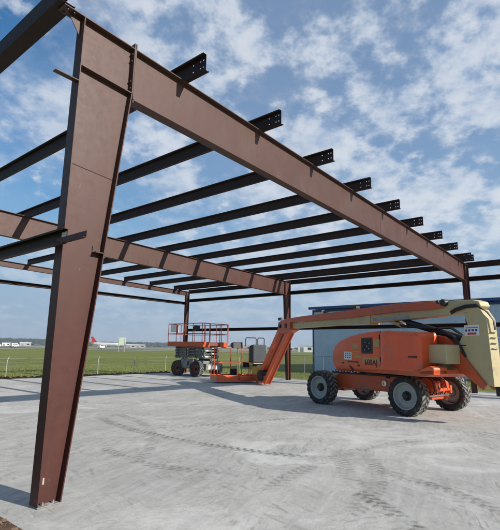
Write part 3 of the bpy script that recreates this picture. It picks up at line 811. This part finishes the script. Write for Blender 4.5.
for sy in (1, -1):
    h1 = loft('engine_hood' if sy > 0 else 'tank_hood', nose, [(sy*.34, 0), (sy*.94, 0), (sy*1.01, .02), (sy*1.045, .055), (sy*1.06, .11)], ORANGEH, lift)
    plan = [(-1.245, .34), (-1.245, 1.06), (-1.27, 1.12), (-1.33, 1.15), (-1.42, 1.155), (-1.54, 1.13), (-1.68, 1.07), (-1.82, 1.02), (-2.00, .995), (-2.26, .98), (-2.38, .95), (-2.45, .86), (-2.45, .34)]
    mb = MB(); rings = []
    for z, k in ((1.13, 1.0), (1.19, 1.0), (1.24, .965), (1.98, .955), (2.05, .94), (2.10, .90), (2.125, .84)):
        rings.append([mb.bm.verts.new((-1.93+(x+1.93)*(1 if k > .95 else 1-(.955-k)*.7) if x < -1.3 else x, sy*(.34+(y-.34)*k), z-(.07*max(0, (-1.5-x))/1.1 if z > 1.9 else 0))) for x, y in plan])
    for a, b in zip(rings, rings[1:]):
        for q in range(len(plan)): mb.bm.faces.new([a[q], a[(q+1) % len(plan)], b[(q+1) % len(plan)], b[q]])
    mb.bm.faces.new(rings[0]); mb.bm.faces.new(rings[-1])
    mb.done('side_cowl', ORANGEH, lift, smooth=True)
    MB().prism([(-2.46, 1.17), (-2.46, 1.06), (-2.92, 1.08), (-2.92, 1.24), (-2.80, 1.28)], *sorted((sy*.55, sy*.98))).done('skirt', ORANGEH, lift, bevel=.03)
    if sy > 0:
        Y = 1.0605
        fr = MB().box(-.93, -.44, Y-.015, Y+.008, 1.52, 1.95).done('control_window', BLACK, h1, bevel=.05)
        MB().box(-.87, -.50, Y+.0085, Y+.0095, 1.57, 1.90).done('panel_opening', DARK, fr)
        mb = MB()
        for (a, b_) in ((-.80, 1.80), (-.70, 1.72), (-.62, 1.82), (-.77, 1.66), (-.60, 1.62)): mb.lathe([(.016, Y+.0096), (.014, Y+.02), (.001, Y+.022)], 10, c=(a, 0, b_))
        each(mb, 'switch', LGREY, fr)
        MB().box(.02, .38, Y-.004, Y+.004, 1.34, 1.56).done('warning_label', WHITE, h1)
        mb = MB()
        for k in range(3):
            for q in range(3): mb.box(.07+.10*k, .13+.10*k, Y+.0041, Y+.0049, 1.38+.06*q, 1.415+.06*q)
        mb.done('label_print', BLUETR, h1)
        mb = MB()
        for k in range(5): mb.box(-.32, -.02, Y-.004, Y+.003, 1.50+.055*k+.04*(k > 1), 1.535+.055*k+.04*(k > 1))
        each(mb, 'tan_stripe', YELD, h1)
        MB().box(-.42, -.12, Y-.004, Y+.003, 1.40, 1.47).done('tan_label', YELD, h1)
        MB().box(-1.20, -.96, Y-.02, Y+.003, 1.70, 1.90).done('tan_label', YELD, h1)
        MB().box(-1.20, -.46, Y-.004, Y+.002, 1.30, 1.42).done('tan_label', YELD, h1)
        rot = (R(90), 0, R(180))
        text('lettering', '600AJ', .22, BLACK, h1, (-.83, Y+.004, 1.285), rot)
        mb = MB()
        for k, wd_ in enumerate((.05, .04, .06, .04, .05, .06, .04)): mb.box(.20-.075*k-wd_, .20-.075*k, Y-.003, Y+.004, 1.26, 1.31)
        mb.done('small_print', BLACK, h1)
        MB().tube([(.12, Y-.005, 1.17), (-.02, Y+.02, 1.08), (-.05, Y+.01, 1.0)], .025, 8).done('strap', BLACK, h1)
for sy in (1, -1):
    for (x_, z_) in ((-.30, 1.19), (.45, 1.24)): MB().box(x_-.05, x_+.05, *sorted((sy*1.055, sy*1.075)), z_-.02, z_+.02).done('latch', BLACK, lift, bevel=.006)
    for z_ in (1.32, 1.90): MB().cyl((-1.24, sy*1.085, z_), (-1.24, sy*1.085, z_+.12), .016, 8).done('hinge', BLACK, lift)
    MB().box(-2.40, -2.10, *sorted((sy*.945, sy*.965)), 1.45, 1.49).done('grab_handle', BLACK, lift, bevel=.008)
MB().box(-1.256, -1.236, .4, 1.05, 1.14, 2.09).done('panel_gap', DARK, lift)
MB().box(.62, .78, -.2, .1, 1.50, 1.98).done('exhaust_box', BLACK, lift, bevel=.02)
# inner machinery between the hoods
MB().box(-1.2, .6, -.33, .33, 1.11, 1.75).done('engine_bay', BLACK, lift, bevel=.03)
# counterweight / cream bracket and lower riser
MB().box(-2.97, -2.25, .10, .62, 1.33, 1.77).done('counterweight', CREAM, lift, bevel=.02)
MB().box(-2.97, -2.25, -.62, -.10, 1.33, 1.77).done('counterweight', CREAM, lift, bevel=.02)
MB().box(-2.62, -1.2, -.33, .33, 1.11, 1.55).done('riser_base', CREAM, lift, bevel=.02)
arm = [(-.83, 2.08), (-1.6, 2.09), (-2.1, 2.05), (-2.55, 1.97), (-2.76, 1.86), (-2.98, 1.62), (-3.60, .91), (-3.53, .79), (-3.28, .95), (-2.68, 1.33), (-2.52, 1.48), (-2.46, 1.67), (-2.30, 1.82), (-1.99, 1.90), (-.83, 1.88)]
for sy in (-1, 1): MB().prism(arm, *sorted((sy*.13, sy*.20))).done('riser_arm', ORANGE, lift, bevel=.012)
MB().prism([(-2.95, 1.48), (-3.45, .95), (-3.38, .88), (-2.85, 1.35)], -.12, .12).done('riser_web', DARK, lift)
# lift cylinder with hoses along it
MB().cyl((-.95, 0, 2.48), (-1.20, 0, 2.36), .05, 12).cyl((-1.15, 0, 2.38), (-2.9, 0, 1.92), .085, 16).done('lift_cylinder', BLACK, lift, smooth=True)
for k in range(5):
    y = .10+.035*k if k < 3 else -.1-.04*k
    MB().tube([(-1.0, y, 2.28+.02*k), (-1.8, y, 2.20), (-2.4, y+.02, 2.13+.02*k), (-2.78, y+.02, 1.98), (-3.0, y, 1.70), (-3.1, y, 1.5)], .022, 8).done('hose', BLACK, lift, smooth=True)
MB().prism([(-.35, 2.46), (-.62, 2.46), (-1.12, 2.30), (-.98, 2.24)], -.10, .10).done('boom_lug', CREAM, lift, bevel=.01)
# upright (tower tail)
up = MB().prism([(-3.11, 2.50), (-3.38, 2.57), (-3.56, 2.56), (-3.71, 2.33), (-3.77, .88), (-3.45, .93), (-2.92, 1.61), (-2.90, 1.79), (-3.20, 2.23)], -.14, .14).done('upright', CREAM, lift, bevel=.008)
MB().box(-3.50, -3.10, .1415, .144, 1.98, 2.22).done('warning_label', WHITE, up)
MB().box(-3.42, -3.18, .1445, .146, 2.0, 2.05).box(-3.47, -3.13, .1445, .146, 2.15, 2.17).done('label_print', REDD, up)
mb = MB()
for k in range(4): mb.box(-3.45+.09*k, -3.39+.09*k, .1445, .146, 2.075, 2.125)
mb.done('label_print', BLUETR, up)
MB().box(-3.12, -2.90, .1415, .15, 1.75, 1.765).done('seam', BLACK, up)
mb = MB()
for k in range(4): mb.box(-3.785+.0, -3.7385, -.09, .09, 2.05-.12*k, 2.06-.12*k)
each(mb, 'rung', LGREY, up)
MB().box(-3.69, -3.56, -.42, -.15, .66, 1.1).done('tail_lamp_box', BLACK, lift, bevel=.02)
# boom: cream base section, slimmer fly section, orange upper link
bs = [(.45, 2.42), (-2.1, 2.47), (-3.10, 2.51), (-3.50, 2.56), (-3.60, 2.64), (-3.55, 2.745), (-3.37, 2.80), (-2.74, 2.83), (-2.13, 2.82), (.45, 2.68)]
boom = MB().prism(bs, -.16, .16).done('main_boom', CREAM, lift, bevel=.02)
MB().box(.25, .52, -.19, .19, 2.385, 2.665).done('boom_collar', CREAM, boom, bevel=.01)
MB().box(-1.35, .15, .1605, .168, 2.47, 2.56).done('side_channel', LGREY, boom)
MB().prism([(.53, 2.43), (5.2, 2.43), (5.2, 2.66), (.53, 2.66)], -.13, .13).done('fly_section', CREAM, lift, bevel=.015)
MB().prism([(-2.62, 2.78), (-2.3, 2.85), (-1.08, 2.905), (1.5, 2.875), (4.45, 2.86), (5.75, 2.82), (5.95, 2.70), (5.95, 2.45), (5.21, 2.42), (5.20, 2.66), (1.5, 2.635), (-1.1, 2.675), (-2.3, 2.65), (-2.62, 2.68)], .172, .24).prism([(-2.3, 2.845), (-1.08, 2.90), (1.5, 2.87), (4.45, 2.855), (5.19, 2.83), (5.19, 2.70), (.5, 2.70), (-2.3, 2.80)], -.14, .1715).done('hose_carrier', ORANGE, lift, bevel=.012)
MB().cyl((-2.62, .10, 2.79), (-2.62, .27, 2.79), .085, 16).cyl((-2.45, .24, 2.82), (-2.45, .26, 2.82), .045, 10).done('pin', BLACK, lift)
for k in range(4):
    y = .185+.012*k
    MB().tube([(-2.80, y, 2.50+.02*k), (-2.95, y+.01, 2.56+.02*k), (-3.24, y, 2.62+.02*k), (-3.50, y-.03, 2.62+.02*k), (-3.70, y-.10, 2.50), (-3.80, y-.17, 2.32), (-3.80, y-.19, 2.1)], .012, 8).done('hose', BLACK, lift, smooth=True)
for s_, z_ in ((2.6, 2.90), (.9, 2.93)): MB().box(s_, s_+.22, .05, .2, z_-.02, z_+.06).done('roller_cover', BLACK, boom, bevel=.01)
MB().box(3.0, 3.06, .02, .10, 2.86, 3.02).done('marker', WHITE, boom)
# jib: head block, two links, cylinder, foot bracket
MB().prism([(5.15, 2.36), (5.75, 2.20), (6.25, 2.28), (6.42, 2.50), (6.38, 2.72), (6.05, 2.80), (5.2, 2.80)], -.17, .17).done('jib_head', ORANGE, lift, bevel=.02)
MB().cyl((5.55, -.24, 2.55), (5.55, .26, 2.55), .10, 16).cyl((6.15, -.22, 2.55), (6.15, .24, 2.55), .08, 16).done('pin', BLACK, lift)
MB().box(6.1, 6.35, .10, .2, 2.80, 2.92).done('roller_cover', BLACK, lift, bevel=.01)
for (a, b_, w_) in (((6.12, 0, 2.62), (8.62, 0, .10), .26), ((5.52, 0, 2.40), (7.80, 0, .10), .26)):
    for sy in (-1, 1): MB().bar((a[0], sy*.13, a[2]), (b_[0], sy*.13, b_[2]), .05, .20).done('jib_link', ORANGEH, lift, bevel=.008)
    MB().bar((a[0], 0, a[2]), (b_[0], 0, b_[2]), .20, .10).done('jib_link', ORANGE, lift)
MB().cyl((6.0, 0, 2.25), (7.1, 0, 1.05), .075, 14).cyl((7.1, 0, 1.05), (7.95, 0, .25), .04, 10).done('jib_cylinder', BLACK, lift, smooth=True)
MB().box(7.70, 9.0, -.16, .16, .16, .42).done('jib_foot', ORANGE, lift, bevel=.02)
MB().cyl((8.05, -.26, .42), (8.05, .26, .42), .24, 20).done('rotator', BLACK, lift, bevel=.02)
MB().box(8.5, 8.95, -.22, .22, .42, .78).done('rotator_mount', YEL, lift, bevel=.02)
# platform basket
PX0, PX1, PY0, PY1, PZ = 9.25, 10.15, -.25, 1.85, .16
bk = MB().box(PX0, PX1, PY0, PY1, PZ-.05, PZ+.02)
pl = bk.done('platform_floor', GRAY, lift)
mb = MB().box(PX0-.02, PX0, PY0, PY1, PZ-.06, PZ+.20).box(PX1, PX1+.02, PY0, PY1, PZ-.06, PZ+.20).box(PX0, PX1, PY0-.02, PY0, PZ-.06, PZ+.20).box(PX0, PX1, PY1, PY1+.02, PZ-.06, PZ+.20)
mb.done('toe_board', ORANGEH, lift, bevel=.006)
MB().box(PX0-.16, PX0-.0205, -.30, .75, PZ-.07, PZ+.16).done('bumper', ORANGEH, lift, bevel=.06)
RT = 1.62
mb = MB()
def ring(z, r=.022):
    mb.tube([(PX0, PY0, z), (PX0, PY1, z), (PX1, PY1, z), (PX1, PY0, z), (PX0, PY0, z)], r, 8)
ring(RT); ring(.92, .018)
mb.done('guard_rail', ORANGE, lift); mb = MB()
for x, y in ((PX0, PY0), (PX0, PY1), (PX1, PY1), (PX1, PY0), (PX0, .25), (PX0, .85), (PX1, .25), (PX1, .85), (PX0+.45, PY1), (PX0+.45, PY0)):
    mb.tube([(x, y, PZ), (x, y, RT)], .022, 8)
each(mb, 'rail_post', ORANGE, lift)
MB().box(PX0-.03, PX0+.03, .24, .56, .72, .95).done('tool_tray', DARK, lift, bevel=.01)
MB().box(PX1-.2, PX1-.02, .5, .9, PZ+.02, .62).done('tool_bag', DARK, lift, bevel=.03)
MB().prism([(PX0-.10, RT-.02), (PX0+.28, RT-.02), (PX0+.30, RT+.20), (PX0-.06, RT+.28)], .62, 1.12).done('control_box', BLACK, lift, bevel=.02)
# big black console cover and its loop guards beside the basket
MB().prism([(8.72, .95), (9.20, .95), (9.22, 1.74), (8.75, 1.80)], -.42, .28).done('console_cover', CHAR, lift, bevel=.05)
MB().box(8.72, 9.18, -.40, .12, .46, .90).done('console_base', BLACK, lift, bevel=.03)
MB().box(8.70, 8.72, -.22, .05, .50, .84).done('console_plate', LGREY, lift)
mb = MB()
for ya, yb in ((-.42, -.08), (.0, .55)):
    mb.tube([(9.0, ya, 1.70), (9.0, ya, 2.06), (9.0, ya+.05, 2.11), (9.0, yb-.05, 2.11), (9.0, yb, 2.06), (9.0, yb, 1.70)], .024, 8)
each(mb, 'loop_guard', CHAR, lift)
MB().tube([(9.1, .2, 1.5), (8.8, -.5, 1.3), (8.6, -.55, .9), (8.3, -.3, .6)], .02, 8).done('hose', BLACK, lift, smooth=True)
MB().box(8.6, 9.2, -.62, .3, .90, .945).done('console_arm', YEL, lift, bevel=.01)

# ------------------------------------------------------------------ scissor lift
SX, SY = 15.3, 13.2
sc = thing('scissor_lift', 'rough terrain scissor lift with grey arms and a long red railed platform', 'scissor lift', (SX, SY, 0), 0)
LX, LY, FZ = 2.15, 2.85, 1.76        # platform size and deck height
for x, sx in ((.20, -1), (1.75, 1)):
    for y in (.55, 2.10):
        wheel_parts(sc, Vector((x, y, .43)), R(90), .44, .34, RUST, .22, nl=18, outward=1 if sx < 0 else -1)
MB().box(.42, 1.55, .25, 2.45, .42, .86).done('chassis', SCGREY, sc, bevel=.03)
MB().box(.12, .41, .85, 1.80, .44, .98).done('side_tray', SCGREY, sc, bevel=.03)
MB().box(.10, .1195, 1.02, 1.60, .52, .90).done('tray_door', SCGREY, sc, bevel=.01)
MB().box(1.56, 1.86, .85, 1.80, .44, .98).done('side_tray', SCGREY, sc, bevel=.03)
MB().box(.42, 1.55, .03, .245, .36, .72).done('ladder_step', SCGREY, sc, bevel=.02)
MB().box(.09, .099, 1.10, 1.22, .60, .82).done('vent_plate', DARK, sc)
MB().cyl((.26, .85, .70), (.26, .40, .70), .07, 12).done('hydraulic_tank', BLACK, sc)
MB().box(.60, 1.30, .02, .028, .42, .62).done('warning_plate', WHITE, sc)
for y in (.7, 1.4, 2.1):
    MB().tube([(.36, y, .90), (.30, y+.1, 1.15), (.36, y+.25, 1.40), (.33, y+.1, 1.66)], .016, 6).done('hose', BLACK, sc, smooth=True)
for x in (.5, 1.4): MB().bar((x, .22, 1.0), (x, 1.4, 1.62), .09, .09).done('lift_ram', BLACK, sc)
z = 1.02
for k in range(4):
    for sgn in (1, -1):
        for x in (.42+.06*(sgn > 0), 1.50-.06*(sgn > 0)):
            a, b_ = (.18, 2.60) if sgn > 0 else (2.60, .18)
            MB().bar((x, a, z+.01), (x, b_, z+.145), .055, .085).done('scissor_arm', SCGREY, sc, bevel=.006)
    for y in (.18, 2.60): MB().cyl((.38, y, z+.08), (1.58, y, z+.08), .045, 10).done('pivot_tube', CHROME if k % 2 else SCGREY, sc)
    for y in (.10, .30): MB().box(.36+.5*(k % 2), .62+.5*(k % 2), y-.03, y+.02, z+.05, z+.12).done('sunlit_arm_end', WHITEP, sc, bevel=.01)  # white blocks paint the arm ends as sunlit
    z += .165
MB().box(0, LX, 0, LY, FZ-.06, FZ).done('platform_deck', SCGREY, sc)
mb = MB().box(-.02, 0, -.02, LY+.02, FZ-.10, FZ+.17).box(0, .62, -.02, 0, FZ-.10, FZ+.17).box(1.45, LX, -.02, 0, FZ-.10, FZ+.17).box(LX, LX+.02, -.02, LY+.02, FZ-.10, FZ+.17).box(0, LX, LY, LY+.02, FZ-.10, FZ+.17)
mb.done('toe_board', ORANGE, sc, bevel=.004)
MB().box(.63, 1.44, -.012, -.002, FZ-.06, FZ+.12).done('gate_board', RUST, sc)
mb = MB(); q = .020; TZ = FZ+1.20
for z_ in (FZ+.62, TZ):
    mb.tube([(0, 0, z_), (0, LY, z_), (LX, LY, z_), (LX, 0, z_), (0, 0, z_)], q, 8)
mb.done('guard_rail', SCRED, sc); mb = MB()
for x, y in [(0, 0), (0, .75), (0, 1.45), (0, 2.15), (0, LY), (LX, 0), (LX, .95), (LX, 1.9), (LX, LY), (.63, 0), (1.44, 0), (1.0, LY)]:
    mb.tube([(x, y, FZ), (x, y, TZ)], q, 8)
each(mb, 'rail_post', SCRED, sc)
MB().tube([(.15, -.03, FZ+.0), (.15, -.03, TZ+.02), (.55, -.03, TZ+.02), (.55, -.03, FZ)], .022, 8).done('gate_post', ORANGEH, sc)
MB().tube([(1.55, -.03, FZ), (1.55, -.03, TZ+.02), (2.05, -.03, TZ+.02), (2.05, -.03, FZ)], .022, 8).done('gate_post', ORANGEH, sc)
MB().box(-.03, .0, 1.95, 2.65, FZ+.72, FZ+1.14).done('document_board', WHITE, sc, bevel=.01)
MB().box(-.05, -.031, 1.98, 2.12, FZ+.6, FZ+1.12).done('red_strap', REDD, sc)
MB().box(.06, .36, .55, .85, FZ+.85, FZ+1.1).done('control_box', BLACK, sc, bevel=.02)

# ------------------------------------------------------------------ air between here and the hills
if HAZE:
    hz = bpy.data.materials.new('haze'); hz.use_nodes = True; nt = hz.node_tree; nt.nodes.clear()
    o_ = nt.nodes.new('ShaderNodeOutputMaterial'); v_n = nt.nodes.new('ShaderNodeVolumePrincipled')
    v_n.inputs['Color'].default_value = (.80, .88, .97, 1); v_n.inputs['Density'].default_value = HAZE; v_n.inputs['Anisotropy'].default_value = .2
    nt.links.new(v_n.outputs[0], o_.inputs['Volume'])
    tag(MB().box(-6500, 6500, -6500, 6500, -2.5, 260).done('haze', hz), 'thin pale haze lying over the whole airfield', 'haze', kind='stuff')
